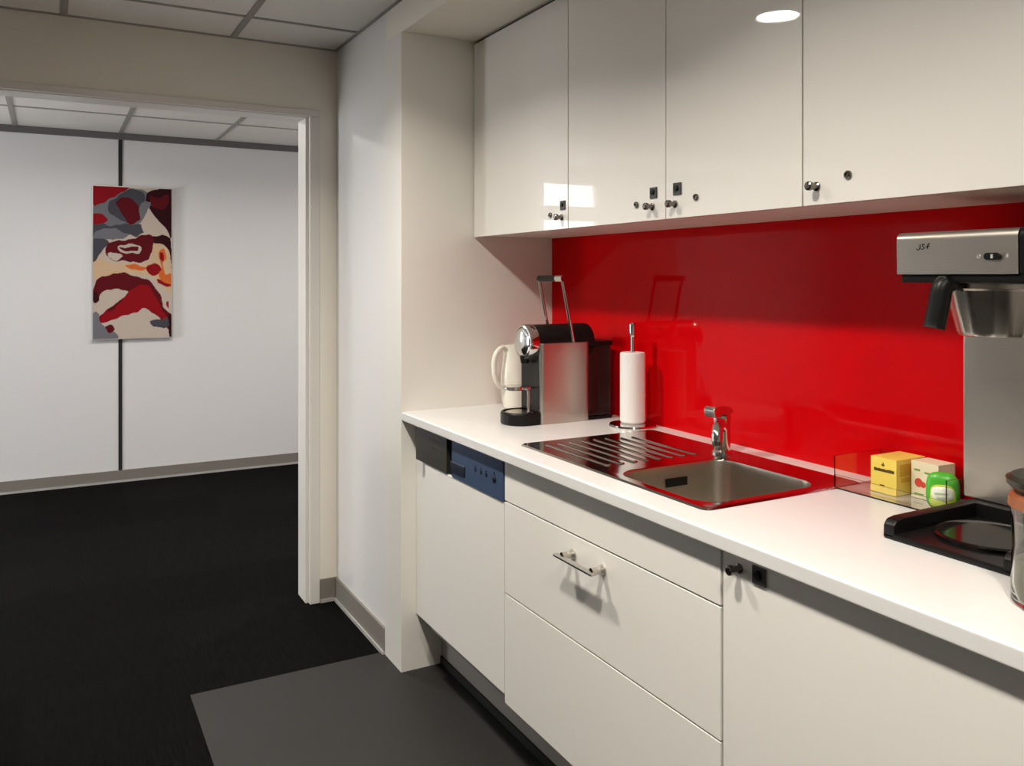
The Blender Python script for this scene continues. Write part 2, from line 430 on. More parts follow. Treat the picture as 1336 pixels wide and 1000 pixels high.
# plinth
b = B(); box(b, PX, E3, 1.265, 1.281, 0.03, 0.203)
t = thing('plinth', 'grey kickboard under the dishwasher and drawers with a black floor seal', 'kickboard', (-1.74, 1.27, 0.003))
obj('board', b, 'plinth', t)
b = B(); box(b, PX, E3, 1.258, 1.281, 0.0032, 0.032, 0.003); obj('floor_seal', b, 'rubber', t, label='black rubber seal')
# dishwasher
t = thing('dishwasher', 'integrated white-fronted dishwasher with blue control panel at the left end', 'dishwasher', (-2.41, 1.4, 0.2))
b = B(); box(b, E0 + 0.004, E1 - 0.004, YD + 0.022, 1.70, 0.205, ZB - 0.001); obj('body', b, 'carcass', t)
b = B(); box(b, PX + 0.001, E0 + 0.002, 1.165, 1.18, 0.205, ZB - 0.001); obj('filler_strip', b, 'matt_white', t)
b = B(); box(b, E0, E1 - 0.002, YD, YD + 0.02, 0.235, 0.779, 0.0012); obj('door', b, 'matt_white', t)
cp = B(); box(cp, -2.775, -2.512, YD - 0.004, YD + 0.02, 0.781, ZB - 0.003, 0.002)
cpo = obj('control_panel', cp, 'olive', t, label='dark olive end of the control panel')
b = B()
box(b, -2.655, -2.575, YD - 0.0046, YD - 0.0038, 0.868, 0.877); box(b, -2.640, -2.590, YD - 0.0046, YD - 0.0038, 0.842, 0.848)
obj('print', b, 'olive_print', cpo)
b = B(); box(b, -2.512, -2.472, YD + 0.008, YD + 0.02, 0.781, ZB - 0.003); obj('handle_recess', b, 'black', t)
b = B(); box(b, -2.472, E1 - 0.003, YD - 0.004, YD + 0.02, 0.781, ZB - 0.003, 0.002)
bp_ = obj('control_panel', b, 'blue', t, label='blue filmed control panel with small dark symbols')
b = B(); box(b, -2.478, -2.372, YD - 0.0075, YD - 0.003, 0.798, 0.833, 0.004); obj('display', b, 'blue_dark', bp_)
b = B(); R = Matrix.Translation((-2.176, YD - 0.004, 0.836)) @ Matrix.Rotation(PI / 2, 4, 'X')
lathe(b, [(0.011, 0), (0.011, 0.002), (0.008, 0.003), (0, 0.003)], seg=20, mat4=R); box(b, -2.179, -2.173, YD - 0.006, YD - 0.004, 0.845, 0.857)
obj('power_button', b, 'blue_dark', bp_)
for x in (-2.30, -2.262, -2.227):
    b = B(); box(b, x - 0.006, x + 0.006, YD - 0.0052, YD - 0.0036, 0.832, 0.843, 0.0005); box(b, x - 0.003, x + 0.003, YD - 0.0052, YD - 0.0036, 0.846, 0.850)
    obj('button', b, 'blue_dark', bp_)
# drawer unit
t = thing('drawer_cabinet', 'white sink base unit with two wide drawers under a fixed panel', 'cabinet', (-1.68, 1.4, 0.2))
b = B(); box(b, E1 + 0.0005, E2 - 0.0005, YD + 0.0205, 1.70, 0.206, 0.62); box(b, E1 + 0.0005, E2 - 0.0005, YD + 0.0205, 1.17, 0.62, ZB - 0.001)
obj('body', b, 'carcass', t)
G = 0.0018
b = B(); box(b, E1 + G, E2 - 0.003, YD, YD + 0.019, 0.787, ZB - 0.004, 0.0012); obj('top_panel', b, 'matt_white', t)
b = B(); box(b, E1 + G, E2 - 0.003, YD, YD + 0.019, 0.526, 0.783, 0.0012); dr = obj('drawer', b, 'matt_white', t)
b = B()
for x in (-1.761, -1.633):
    R = Matrix.Translation((x, YD, 0.737)) @ Matrix.Rotation(PI / 2, 4, 'X')
    lathe(b, [(0.013, 0), (0.0125, 0.004), (0.0095, 0.010), (0.008, 0.018), (0.009, 0.028), (0.009, 0.034)], seg=24, mat4=R)
box(b, -1.781, -1.613, YD - 0.048, YD - 0.032, 0.7335, 0.7405, 0.0022)
obj('handle', b, 'satin_nickel', dr, label='satin nickel bar handle')
b = B(); box(b, E1 + G, E2 - 0.003, YD, YD + 0.019, 0.212, 0.522, 0.0012); obj('drawer', b, 'matt_white', t)
# right base unit
t = thing('base_cabinet', 'white base cabinet with one door and a square lock, right of the drawers', 'cabinet', (-0.93, 1.4, 0.2))
b = B(); box(b, E2 + 0.0005, E3, YD + 0.0205, 1.70, 0.206, ZB - 0.001); obj('body', b, 'carcass', t)
d = door(t, E2 + 0.002, E3, 0.212, ZB - 0.004, YD, 'matt_white')
knob(d, -1.189, YD, 0.874); lock_plate(d, -1.136, YD, 0.876, 0.0165)

# ------------------------------------------------------------------ worktop with a cut-out for the bowl
WX0, WX1, WY0, WY1 = PX, -0.60, 1.108, YW - 0.006
HX0, HX1, HY0, HY1 = -1.712, -1.362, 1.207, 1.577
b = B()
def frame_slab(bm, o, h, z0, z1, bev):
    (x0, x1, y0, y1), (a0, a1, b0, b1) = o, h
    t = bmesh.new()
    O = [(x0, y0), (x1, y0), (x1, y1), (x0, y1)]; I = [(a0, b0), (a1, b0), (a1, b1), (a0, b1)]
    V = {}
    for n, L_ in (('o', O), ('i', I)):
        for k, p in enumerate(L_):
            for zz in (0, 1): V[n, k, zz] = t.verts.new((*p, (z0, z1)[zz]))
    for k in range(4):
        j = (k + 1) % 4
        t.faces.new((V['o', k, 1], V['o', j, 1], V['i', j, 1], V['i', k, 1])); t.faces.new((V['o', k, 0], V['i', k, 0], V['i', j, 0], V['o', j, 0]))
        t.faces.new((V['o', k, 0], V['o', j, 0], V['o', j, 1], V['o', k, 1])); t.faces.new((V['i', k, 0], V['i', k, 1], V['i', j, 1], V['i', j, 0]))
    bmesh.ops.recalc_face_normals(t, faces=t.faces)
    ed = [e for e in t.edges if abs(e.verts[0].co.y - y0) < 1e-6 and abs(e.verts[1].co.y - y0) < 1e-6 and abs(e.verts[0].co.z - e.verts[1].co.z) < 1e-6]
    bmesh.ops.bevel(t, geom=ed, offset=bev, segments=3, profile=0.5, affect='EDGES')
    merge(bm, t)
frame_slab(b, (WX0, WX1, WY0, WY1), (HX0, HX1, HY0, HY1), ZB, ZC, 0.006)
tag(obj('worktop', b, 'counter'), 'long white worktop running over the dishwasher, drawers and cabinet', 'worktop')

# ------------------------------------------------------------------ sink
SX0, SX1, SY0, SY1 = -2.130, -1.338, 1.186, 1.668
t = thing('sink', 'inset stainless steel sink with ribbed drainer left of its square bowl', 'sink', (-1.73, 1.43, ZC))
ZS = ZC + 0.004
out = rrect(SX0, SX1, SY0, SY1, 0.02); BX = (-1.700, -1.374, 1.219, 1.565)
inn = rrect(*BX, 0.055)
b = B()
o2 = rrect(SX0 + 0.005, SX1 - 0.005, SY0 + 0.005, SY1 - 0.005, 0.018); i2 = rrect(BX[0] - 0.006, BX[1] + 0.006, BX[2] - 0.006, BX[3] + 0.006, 0.06)
loft(b, [[(*p, ZC + 0.0002) for p in out], [(*p, ZS) for p in o2], [(*p, ZS) for p in i2], [(*p, ZS - 0.003) for p in inn]])
obj('rim', b, 'sink_steel', t)
b = B(); lo = []
for dz, ins, r in ((0.0015, -0.0005, 0.055), (0.006, 0.001, 0.055), (0.02, 0.002, 0.055), (0.135, 0.010, 0.055), (0.150, 0.016, 0.05), (0.160, 0.03, 0.045), (0.164, 0.05, 0.04)):
    lo.append([(*p, ZS - dz) for p in rrect(BX[0] + ins, BX[1] - ins, BX[2] + ins, BX[3] - ins, r)])
loft(b, lo, cap1=True)
bowl = obj('bowl', b, 'bowl_steel', t, label='deep matt steel bowl')
b = B(); cx, cy = (BX[0] + BX[1]) / 2, (BX[2] + BX[3]) / 2
lathe(b, [(0.045, ZS - 0.1635), (0.043, ZS - 0.1615), (0.034, ZS - 0.1615), (0.030, ZS - 0.1634), (0, ZS - 0.1634)], cx, cy)
obj('drain', b, 'chrome', bowl)
b = B(); box(b, BX[0] + 0.0025, BX[0] + 0.0075, 1.370, 1.440, ZS - 0.055, ZS - 0.033, 0.002); obj('overflow', b, 'black', bowl, label='black overflow slot')
b = B()
for k in range(8):
    y = 1.248 + 0.041 * k
    x0 = -2.075 + (0.0 if k < 6 else 0.02); x1 = -1.765
    lo = []
    for s_, h in ((0.011, 0.0), (0.009, 0.0022), (0.005, 0.0038)):
        lo.append([(*p, ZS + h) for p in rrect(x0 - s_ + 0.011, x1 + s_ - 0.011, y - s_, y + s_, s_ * 0.98, 4)])
    loft(b, lo, cap1=True)
obj('drainer_ribs', b, 'sink_steel', t)

# ------------------------------------------------------------------ tap
FX, FY = -1.748, 1.607
t = thing('faucet', 'short chrome mixer tap behind the sink bowl', 'tap', (FX, FY, ZS))
b = B(); lathe(b, [(0, ZS), (0.028, ZS), (0.028, ZS + 0.005), (0.0225, ZS + 0.010), (0.0215, ZS + 0.05), (0.0225, ZS + 0.085), (0.024, ZS + 0.098), (0.022, ZS + 0.104), (0, ZS + 0.106)], FX, FY)
bd = obj('body', b, 'chrome', t)
b = B(); ux, uy = 0.66, -0.75
def al(d, z): return (FX + ux * d, FY + uy * d, ZS + z)
pts = smooth_path([al(0.006, 0.070), al(0.045, 0.088), al(0.085, 0.088), al(0.112, 0.074), al(0.120, 0.052)], 6)
tube(b, pts, [0.0165 - 0.003 * i / len(pts) for i in range(len(pts))], 18)
sp = obj('spout', b, 'chrome', t)
b = B(); ax_, ay_, az_ = al(0.1205, 0.0); lathe(b, [(0, ZS + 0.040), (0.010, ZS + 0.040), (0.0125, ZS + 0.044), (0.0125, ZS + 0.056), (0, ZS + 0.056)], ax_, ay_, 20); obj('aerator', b, 'dark_metal', sp)
b = B()
prism(b, [(-0.050, 0.104), (-0.040, 0.100), (-0.018, 0.1065), (0.022, 0.1065), (0.026, 0.118), (0.010, 0.128), (-0.046, 0.131), (-0.053, 0.122)], 0, -0.019, 0.019, 0.004)
bmesh.ops.transform(b, matrix=Matrix.Translation((FX, FY, ZS)) @ Matrix.Rotation(math.radians(6), 4, 'Z'), verts=b.verts)
obj('lever', b, 'chrome', t)

# ------------------------------------------------------------------ capsule coffee machine
mx0, mx1 = -2.520, -2.378; mxc = -2.445
t = thing('capsule_coffee_machine', 'black and silver capsule coffee machine with its lever raised', 'coffee machine', (mxc, 1.46, ZC))
b = B(); box(b, mx0 + 0.012, mx1 - 0.008, 1.405, 1.60, ZC + 0.002, 1.19, 0.006); obj('body', b, 'black', t)
b = B()
for x0, x1 in ((mx1 - 0.008, mx1), (mx0, mx0 + 0.010)):
    pass
pr = []
def rr2(y0, y1, z0, z1, r): return rrect(y0, y1, z0, z1, r, 5)
prism(b, rrect(mx1 - 0.034, mx1, 1.406, 1.600, 0.015, 8), 2, ZC, 1.203, 0.002); obj('side_panel', b, 'steel', t, label='brushed silver side panel')
b = B(); prism(b, rr2(1.412, 1.600, ZC, 1.203, 0.010), 0, mx0, mx0 + 0.012, 0.003); obj('side_panel', b, 'steel', t, label='brushed silver side panel')
R = Matrix.Translation((mxc, 1.63, 1.205)) @ Matrix.Rotation(PI / 2, 4, 'X')
b = B(); lathe(b, [(0, 0), (0.050, 0), (0.056, 0.006), (0.0575, 0.02), (0.0575, 0.225), (0, 0.225)], seg=40, mat4=R); obj('brew_head', b, 'black', t)
b = B(); lathe(b, [(0.052, 0.220), (0.0588, 0.222), (0.0595, 0.246), (0.056, 0.254), (0.050, 0.255), (0.050, 0.22)], seg=40, mat4=R); rg = obj('head_ring', b, 'chrome', t, label='chrome ring')
b = B(); lathe(b, [(0.0505, 0.250), (0.046, 0.257), (0.034, 0.2615), (0.018, 0.2635), (0, 0.264)], seg=40, mat4=R); obj('head_cap', b, 'chrome', t, label='domed chrome front cap')
# outlet and cup rest
b = B(); lathe(b, [(0, 1.135), (0.013, 1.135), (0.017, 1.155), (0.017, 1.16), (0, 1.16)], mxc, 1.385, 20); obj('coffee_outlet', b, 'black', t)
b = B(); lathe(b, [(0, 1.050), (0.035, 1.050), (0.040, 1.053), (0.040, 1.060), (0.034, 1.062), (0, 1.060)], mxc, 1.345, 32); box(b, mxc - 0.030, mxc + 0.030, 1.35, 1.41, 1.050, 1.061, 0.003)
cr = obj('cup_rest', b, 'chrome', t, label='chrome cup rest')
b = B(); tube(b, [(mx1 - 0.035, 1.372, 1.055), (mx1 - 0.022, 1.372, 1.053), (mx1 - 0.020, 1.372, 1.045), (mx1 - 0.020, 1.372, ZC + 0.04)], 0.0045, 16); obj('strut', b, 'chrome', cr)
b = B()
lo = []
def tray(s, z): 
    pts = []
    r = 0.066 - s
    for k in range(25):
        a = PI + PI * k / 24
        pts.append((mxc + r * math.cos(a), 1.368 + (r + 0.0) * math.sin(a), z))
    pts += [(mxc + r, 1.405, z), (mxc - r, 1.405, z)]
    return pts
loft(b, [tray(0.004, ZC), tray(0, ZC + 0.004), tray(0.0, ZC + 0.036), tray(0.003, ZC + 0.041), tray(0.008, ZC + 0.041), tray(0.010, ZC + 0.035)], cap0=True, cap1=True)
tr = obj('drip_tray', b, 'black', t)
b = B(); lathe(b, [(0, ZC + 0.0352), (0.048, ZC + 0.0352), (0.050, ZC + 0.038), (0.044, ZC + 0.0395), (0, ZC + 0.0395)], mxc, 1.366, 32); obj('drip_grid', b, 'satin_nickel', tr, label='metal drip grid')
# tank
b = B(); box(b, mx0 + 0.018, mx1 - 0.012, 1.603, 1.695, ZC + 0.012, 1.185, 0.006); tk = obj('water_tank', b, 'smoke', t, label='smoked water tank')
b = B(); box(b, mx0 + 0.014, mx1 - 0.008, 1.600, 1.700, 1.186, 1.204, 0.006); obj('tank_lid', b, 'black', tk)
b = B(); box(b, mx0 + 0.016, mx1 - 0.010, 1.600, 1.697, ZC, ZC + 0.011, 0.002); obj('tank_base', b, 'black', tk)
# raised lever
b = B(); tube(b, [(mx0 - 0.004, 1.487, 1.416), (mx1 - 0.030, 1.487, 1.416)], 0.0105, 16); lv = obj('lever', b, 'black', t, label='raised black lever grip with chrome arms')
for x in (mx1 + 0.005, mx0 - 0.004):
    b = B(); tube(b, smooth_path([(x, 1.53, 1.205), (x, 1.52, 1.255), (x, 1.503, 1.335), (x, 1.487, 1.412)], 5), 0.0058, 16)
    obj('lever_arm', b, 'chrome', lv, label='chrome lever arm')
b = B(); tube(b, [(mx1 - 0.030, 1.487, 1.416), (mx1 + 0.012, 1.487, 1.416)], 0.011, 16); obj('hinge_cap', b, 'chrome', lv, label='chrome end cap')

# ------------------------------------------------------------------ white jug behind it
jx, jy = -2.735, 1.505
t = thing('jug', 'white ceramic jug with a curved handle, half hidden behind the capsule coffee machine', 'jug', (jx, jy, ZC))
b = B(); lathe(b, [(0, ZC), (0.036, ZC), (0.042, ZC + 0.006), (0.050, ZC + 0.06), (0.050, ZC + 0.12), (0.043, ZC + 0.18), (0.040, ZC + 0.215), (0.044, ZC + 0.235), (0.040, ZC + 0.236), (0.036, ZC + 0.21), (0.040, ZC + 0.17), (0.046, ZC + 0.11), (0.045, ZC + 0.05), (0.03, ZC + 0.01), (0, ZC + 0.01)], jx, jy)
obj('body', b, 'ceramic', t)
b = B(); tube(b, smooth_path([(jx + 0.01, jy - 0.038, ZC + 0.218), (jx + 0.015, jy - 0.062, ZC + 0.225), (jx + 0.018, jy - 0.088, ZC + 0.20), (jx + 0.018, jy - 0.094, ZC + 0.15), (jx + 0.015, jy - 0.080, ZC + 0.10), (jx + 0.01, jy - 0.046, ZC + 0.075)], 7), 0.0095, 14)
obj('handle', b, 'ceramic', t)

# ------------------------------------------------------------------ kitchen roll and holder
rx, ry = -2.215, 1.655
t = thing('paper_towel_holder', 'chrome kitchen roll stand with round base and tall rod', 'roll holder', (rx, ry, ZC))
b = B(); lathe(b, [(0, ZC), (0.074, ZC), (0.076, ZC + 0.004), (0.074, ZC + 0.010), (0.03, ZC + 0.014), (0, ZC + 0.014)], rx, ry, 48); obj('base', b, 'chrome', t)
b = B(); lathe(b, [(0, ZC + 0.014), (0.012, ZC + 0.014), (0.012, ZC + 0.03), (0.0075, ZC + 0.032), (0.0075, ZC + 0.29), (0.011, ZC + 0.295), (0.0125, ZC + 0.315), (0.011, ZC + 0.33), (0.006, ZC + 0.336), (0, ZC + 0.337)], rx, ry, 24); obj('rod', b, 'chrome', t)
b = B(); lathe(b, [(0.014, ZC + 0.0142), (0.037, ZC + 0.0142), (0.0405, ZC + 0.019), (0.0405, ZC + 0.235), (0.038, ZC + 0.240), (0.016, ZC + 0.240), (0.0145, ZC + 0.236), (0.0145, ZC + 0.017), (0.014, ZC + 0.0142)], rx, ry, 48)
tag(obj('paper_towel_roll', b, 'paper'), 'white paper kitchen roll standing on the chrome stand', 'kitchen roll')

# ------------------------------------------------------------------ tea organiser
ox0, ox1, oy0, oy1 = -1.346, -1.0685, 1.575, 1.733
t = thing('tea_organizer', 'clear acrylic tray holding tea packs beside the filter coffee machine', 'tray', ((ox0 + ox1) / 2, 1.65, ZC))
b = B(); box(b, ox0, ox1, oy0, oy1, ZC + 0.0003, ZC + 0.0035); obj('tray_floor', b, 'acrylic', t, smooth=False)
for (x0, x1, y0, y1, h) in ((ox0, ox0 + 0.003, oy0, oy1, 0.075), (ox1 - 0.003, ox1, oy0, oy1, 0.075), (ox0 + 0.003, ox1 - 0.003, oy0, oy0 + 0.003, 0.032), (ox0 + 0.003, ox1 - 0.003, oy1 - 0.003, oy1, 0.075)):
    b = B(); box(b, x0, x1, y0, y1, ZC + 0.0037, ZC + h); obj('tray_wall', b, 'acrylic', t, smooth=False)
ZT = ZC + 0.0038
# yellow tea box
bx0, bx1, by0, by1, bh = -1.285, -1.219, 1.622, 1.720, 0.078
t = thing('tea_box', 'yellow cardboard tea box with dark lettering in the acrylic tray', 'tea box', ((bx0 + bx1) / 2, 1.66, ZT))
b = B(); box(b, bx0, bx1, by0, by1, ZT, ZT + bh, 0.0008); obj('carton', b, 'yellow', t)
b = B(); yf = by0 - 0.0006
rnd = random.Random(2)
x = bx0 + 0.009
while x < bx1 - 0.012:
    wd = rnd.uniform(0.0035, 0.0058); h = rnd.uniform(0.0055, 0.007)
    box(b, x, x + wd + 0.0008, yf, by0 + 0.0004, ZT + 0.0475, ZT + 0.0475 + h); x += wd + 0.0007
obj('lettering', b, 'yellow_dark', t); b = B()
box(b, (bx0 + bx1) / 2 - 0.004, (bx0 + bx1) / 2 + 0.003, yf, by0 + 0.0004, ZT + 0.060, ZT + 0.064); box(b, (bx0 + bx1) / 2 - 0.0015, (bx0 + bx1) / 2 + 0.0008, yf, by0 + 0.0004, ZT + 0.064, ZT + 0.068)
obj('crest', b, 'yellow_dark', t); b = B()
box(b, bx0 + 0.024, bx0 + 0.036, yf, by0 + 0.0004, ZT + 0.016, ZT + 0.0185)
obj('lettering', b, 'yellow_dark', t)
b = B(); xs = bx1 + 0.0006
box(b, bx1 - 0.0004, xs, by0 + 0.010, by1 - 0.012, ZT + 0.042, ZT + 0.068); box(b, bx1 - 0.0004, xs, by0 + 0.014, by0 + 0.044, ZT + 0.028, ZT + 0.038)
obj('side_print', b, 'yellow_pale', t)
# cream fruit tea box
kx0, kx1 = -1.206, -1.139
t = thing('tea_box', 'cream fruit tea box with a red berry picture, between yellow box and green pouch', 'tea box', ((kx0 + kx1) / 2, 1.68, ZT))
def lean(bm): bmesh.ops.transform(bm, matrix=Matrix.Translation((-1.172, 1.652, ZT)) @ Matrix.Rotation(math.radians(-3), 4, 'Z') @ Matrix.Translation((1.172, -1.652, -ZT)), verts=bm.verts); return bm
b = B(); box(b, kx0, kx1, 1.652, 1.705, ZT, ZT + 0.080, 0.0008); obj('carton', lean(b), 'cream', t)
def disc(bm, x, z, r, y, th=0.0007):
    R = Matrix.Translation((x, y, z)) @ Matrix.Rotation(PI / 2, 4, 'X'); lathe(bm, [(0, 0), (r, 0), (r, th), (0, th)], seg=24, mat4=R)
b = B(); disc(b, -1.187, ZT + 0.034, 0.0095, 1.652); disc(b, -1.176, ZT + 0.031, 0.0065, 1.6522); obj('berry_print', lean(b), 'fruit_red', t)
b = B()
for x0, x1, z, h in ((-1.198, -1.184, 0.059, 0.004), (-1.172, -1.158, 0.056, 0.004), (-1.198, -1.175, 0.008, 0.003)):
    b = B(); box(b, x0, x1, 1.6513, 1.6523, ZT + z, ZT + z + h); obj('leaf_print', lean(b), 'leaf', t)
b = B(); disc(b, -1.156, ZT + 0.040, 0.010, 1.652, 0.0005); disc(b, -1.150, ZT + 0.026, 0.009, 1.652, 0.0005); obj('fruit_print', lean(b), 'blush', t)
# green pouch
def turn(bm): bmesh.ops.transform(bm, matrix=Matrix.Translation((gx, gy, 0)) @ Matrix.Rotation(math.radians(33), 4, 'Z') @ Matrix.Translation((-gx, -gy, 0)), verts=bm.verts); return bm
gx, gy = -1.1035, 1.612
t = thing('tea_pouch', 'bulging green foil pouch with a white label at the right end of the tray', 'pouch', (gx, gy, ZT))
def pouch(bm, sx, sy, sz, zc, y, seg=28, yf=None):
    t_ = bmesh.new()
    bmesh.ops.create_uvsphere(t_, u_segments=32, v_segments=20, radius=1)
    for v in t_.verts:
        x, yy, z = v.co
        q = lambda a, p: math.copysign(abs(a) ** p, a)
        v.co = (gx + sx * q(x, 0.62), y + sy * yy, zc + sz * q(z, 0.66))
    bmesh.ops.recalc_face_normals(t_, faces=t_.faces); merge(bm, t_)
b = B(); pouch(b, 0.0308, 0.016, 0.039, ZT + 0.0392, gy)
obj('pouch_body', turn(b), 'green', t)
b = B(); pouch(b, 0.0272, 0.0165, 0.0320, ZT + 0.0335, gy - 0.0016); obj('front_panel', turn(b), 'lime', t)
b = B(); pouch(b, 0.0240, 0.0168, 0.0200, ZT + 0.036, gy - 0.0036); lb = obj('label_patch', turn(b), 'label', t)
b = B()
for k, (x0, x1) in enumerate(((-0.014, 0.010), (-0.010, 0.014))):
    b = B(); box(b, gx + x0, gx + x1, gy - 0.0209, gy - 0.0201, ZT + 0.036 - 0.008 * k, ZT + 0.039 - 0.008 * k); obj('lettering', turn(b), 'label_print', lb)

# ------------------------------------------------------------------ filter coffee machine
t = thing('filter_coffee_machine', 'tall stainless filter coffee machine with black base at the right edge', 'coffee machine', (-0.92, 1.55, ZC))
qx0, qx1 = -1.048, -0.800
b = B(); box(b, qx0, qx1, 1.356, 1.690, ZC, ZC + 0.012, 0.004)
for x0, x1 in ((qx0, qx0 + 0.024), (qx1 - 0.024, qx1)):
    prism(b, [(1.356, ZC + 0.002), (1.356, ZC + 0.026), (1.366, ZC + 0.036), (1.385, ZC + 0.039), (1.69, ZC + 0.040), (1.69, ZC + 0.002)], 0, x0, x1, 0.004)
box(b, qx0 + 0.01, qx1 - 0.01, 1.60, 1.69, ZC + 0.002, ZC + 0.040, 0.004)
bs = obj('base', b, 'black', t)
hcx, hcy = -0.925, 1.488
b = B(); lathe(b, [(0, ZC + 0.012), (0.092, ZC + 0.012), (0.094, ZC + 0.018), (0.088, ZC + 0.020), (0.080, ZC + 0.0175), (0.0, ZC + 0.0175)], hcx, hcy, 48); obj('hot_plate', b, 'black_gloss', bs)
b = B(); box(b, -1.066, -0.80, 1.622, 1.735, ZC + 0.0405, 1.424, 0.004); obj('column', b, 'steel', t)
prof = [(1.399, 1.4255), (1.398, 1.488)] + [(1.412 - 0.014 * math.cos(a), 1.489 + 0.014 * math.sin(a)) for a in (0.3, 0.6, 0.9, 1.2, 1.5)] + [(1.735, 1.503), (1.735, 1.4255)]
b = B(); prism(b, prof, 0, -1.050, -0.823); hd = obj('head', b, 'steel', t)
b = B(); prism(b, [(y + (0.001 if y < 1.5 else 0), z) for y, z in prof], 0, -0.8225, -0.790, 0.003); obj('end_cap', b, 'black', t)
b = B(); box(b, -1.045, -0.793, 1.404, 1.735, 1.410, 1.4253, 0.003); obj('lower_tray', b, 'black', t)
# switch and pictograms
b = B()
for s_ in (0,):
    pts = rrect(-0.879, -0.851, 1.4495, 1.4615, 0.0058, 6); prism(b, pts, 1, 1.394, 1.399)
sw = obj('switch', b, 'black', hd)
b = B(); box(b, -0.8665, -0.8625, 1.3932, 1.3942, 1.452, 1.459); obj('switch_mark', b, 'alu', sw)
b = B()
R = Matrix.Translation((-0.890, 1.3985, 1.4555)) @ Matrix.Rotation(PI / 2, 4, 'X'); lathe(b, [(0.0035, 0), (0.0035, 0.001), (0.0022, 0.001), (0.0022, 0)], seg=20, mat4=R); obj('pictogram', b, 'alu', hd)
b = B(); box(b, -0.8425, -0.8385, 1.3975, 1.3988, 1.453, 1.459); obj('pictogram', b, 'alu', hd)
# scribbled maker's mark
b = B(); zl, yl = 1.4745, 1.3978
def scr(p): tube(b, smooth_path([(x, yl, z) for x, z in p], 4), 0.0008, 6)
scr([(-1.0015, zl + 0.006), (-1.0020, zl - 0.002), (-1.0055, zl - 0.0045), (-1.0085, zl - 0.002)])
scr([(-0.9915, zl + 0.005), (-0.9960, zl + 0.006), (-0.9965, zl + 0.002), (-0.9925, zl - 0.001), (-0.9965, zl - 0.0035), (-0.999, zl - 0.002)])
scr([(-0.9820, zl + 0.007), (-0.9855, zl + 0.005), (-0.9865, zl - 0.003)]); scr([(-0.9895, zl + 0.001), (-0.9825, zl + 0.002)])
obj('maker_mark', b, 'black', hd)
# filter basket
kx, ky = -0.930, 1.520
b = B(); seg = 64; t_ = bmesh.new(); rings = []
for r, z, fl in ((0.040, 1.312, 0), (0.060, 1.312, 0), (0.066, 1.3145, 0.4), (0.069, 1.322, 1), (0.080, 1.365, 1), (0.087, 1.396, 0.6), (0.093, 1.400, 0), (0.093, 1.4085, 0), (0.084, 1.4085, 0)):
    rings.append([t_.verts.new((kx + (r + 0.0012 * fl * math.cos(16 * a)) * math.cos(a), ky + (r + 0.0012 * fl * math.cos(16 * a)) * math.sin(a), z)) for a in [2 * PI * i / seg for i in range(seg)]])
for A, Bq in zip(rings[:-1], rings[1:]):
    for i in range(seg): t_.faces.new((A[i], A[(i + 1) % seg], Bq[(i + 1) % seg], Bq[i]))
t_.faces.new(rings[0][::-1]); bmesh.ops.recalc_face_normals(t_, faces=t_.faces); merge(b, t_)
fb = obj('filter_basket', b, 'satin_nickel', t, label='conical steel filter basket')
b = B(); tube(b, smooth_path([(-0.945, 1.440, 1.403), (-0.952, 1.412, 1.409), (-0.9575, 1.3985, 1.402), (-0.960, 1.392, 1.37), (-0.964, 1.384, 1.329)], 5), [0.010] * 4 + [0.015] * 4 + [0.018] * 12 + [0.019], 22); obj('handle', b, 'black', fb, label='black grip')

# ------------------------------------------------------------------ glass jar at the frame edge
gx_, gy_ = -0.694, 1.300
t = thing('glass_jar', 'glass jar with amber collar and dark lid on the worktop at the right edge', 'jar', (gx_, gy_, ZC))
b = B(); lathe(b, [(0, ZC + 0.0003), (0.066, ZC + 0.0003), (0.0715, ZC + 0.005), (0.0715, ZC + 0.03), (0.0695, ZC + 0.09), (0.0715, ZC + 0.135), (0.073, ZC + 0.147), (0.071, ZC + 0.149), (0.0685, ZC + 0.135), (0.0665, ZC + 0.09), (0.0685, ZC + 0.03), (0.065, ZC + 0.008), (0, ZC + 0.007)], gx_, gy_, 56); obj('glass_body', b, 'glass', t)
b = B(); lathe(b, [(0, ZC + 0.0078), (0.063, ZC + 0.0088), (0.0675, ZC + 0.03), (0.0668, ZC + 0.062), (0.04, ZC + 0.066), (0, ZC + 0.068)], gx_, gy_, 48); obj('contents', b, 'coffee', t, label='greyish brown contents')
b = B(); lathe(b, [(0.0735, ZC + 0.1430), (0.0750, ZC + 0.1450), (0.0735, ZC + 0.1590), (0.066, ZC + 0.1650), (0.062, ZC + 0.1620), (0.069, ZC + 0.1530), (0.0735, ZC + 0.1430)], gx_, gy_, 48); obj('collar', b, 'amber', t, label='amber collar')
b = B(); lathe(b, [(0, ZC + 0.1630), (0.064, ZC + 0.1655), (0.077, ZC + 0.1770), (0.078, ZC + 0.1850), (0.070, ZC + 0.1900), (0.02, ZC + 0.1930), (0.018, ZC + 0.2090), (0, ZC + 0.2110)], gx_, gy_, 48); obj('lid', b, 'lid_dark', t, label='dark lid')

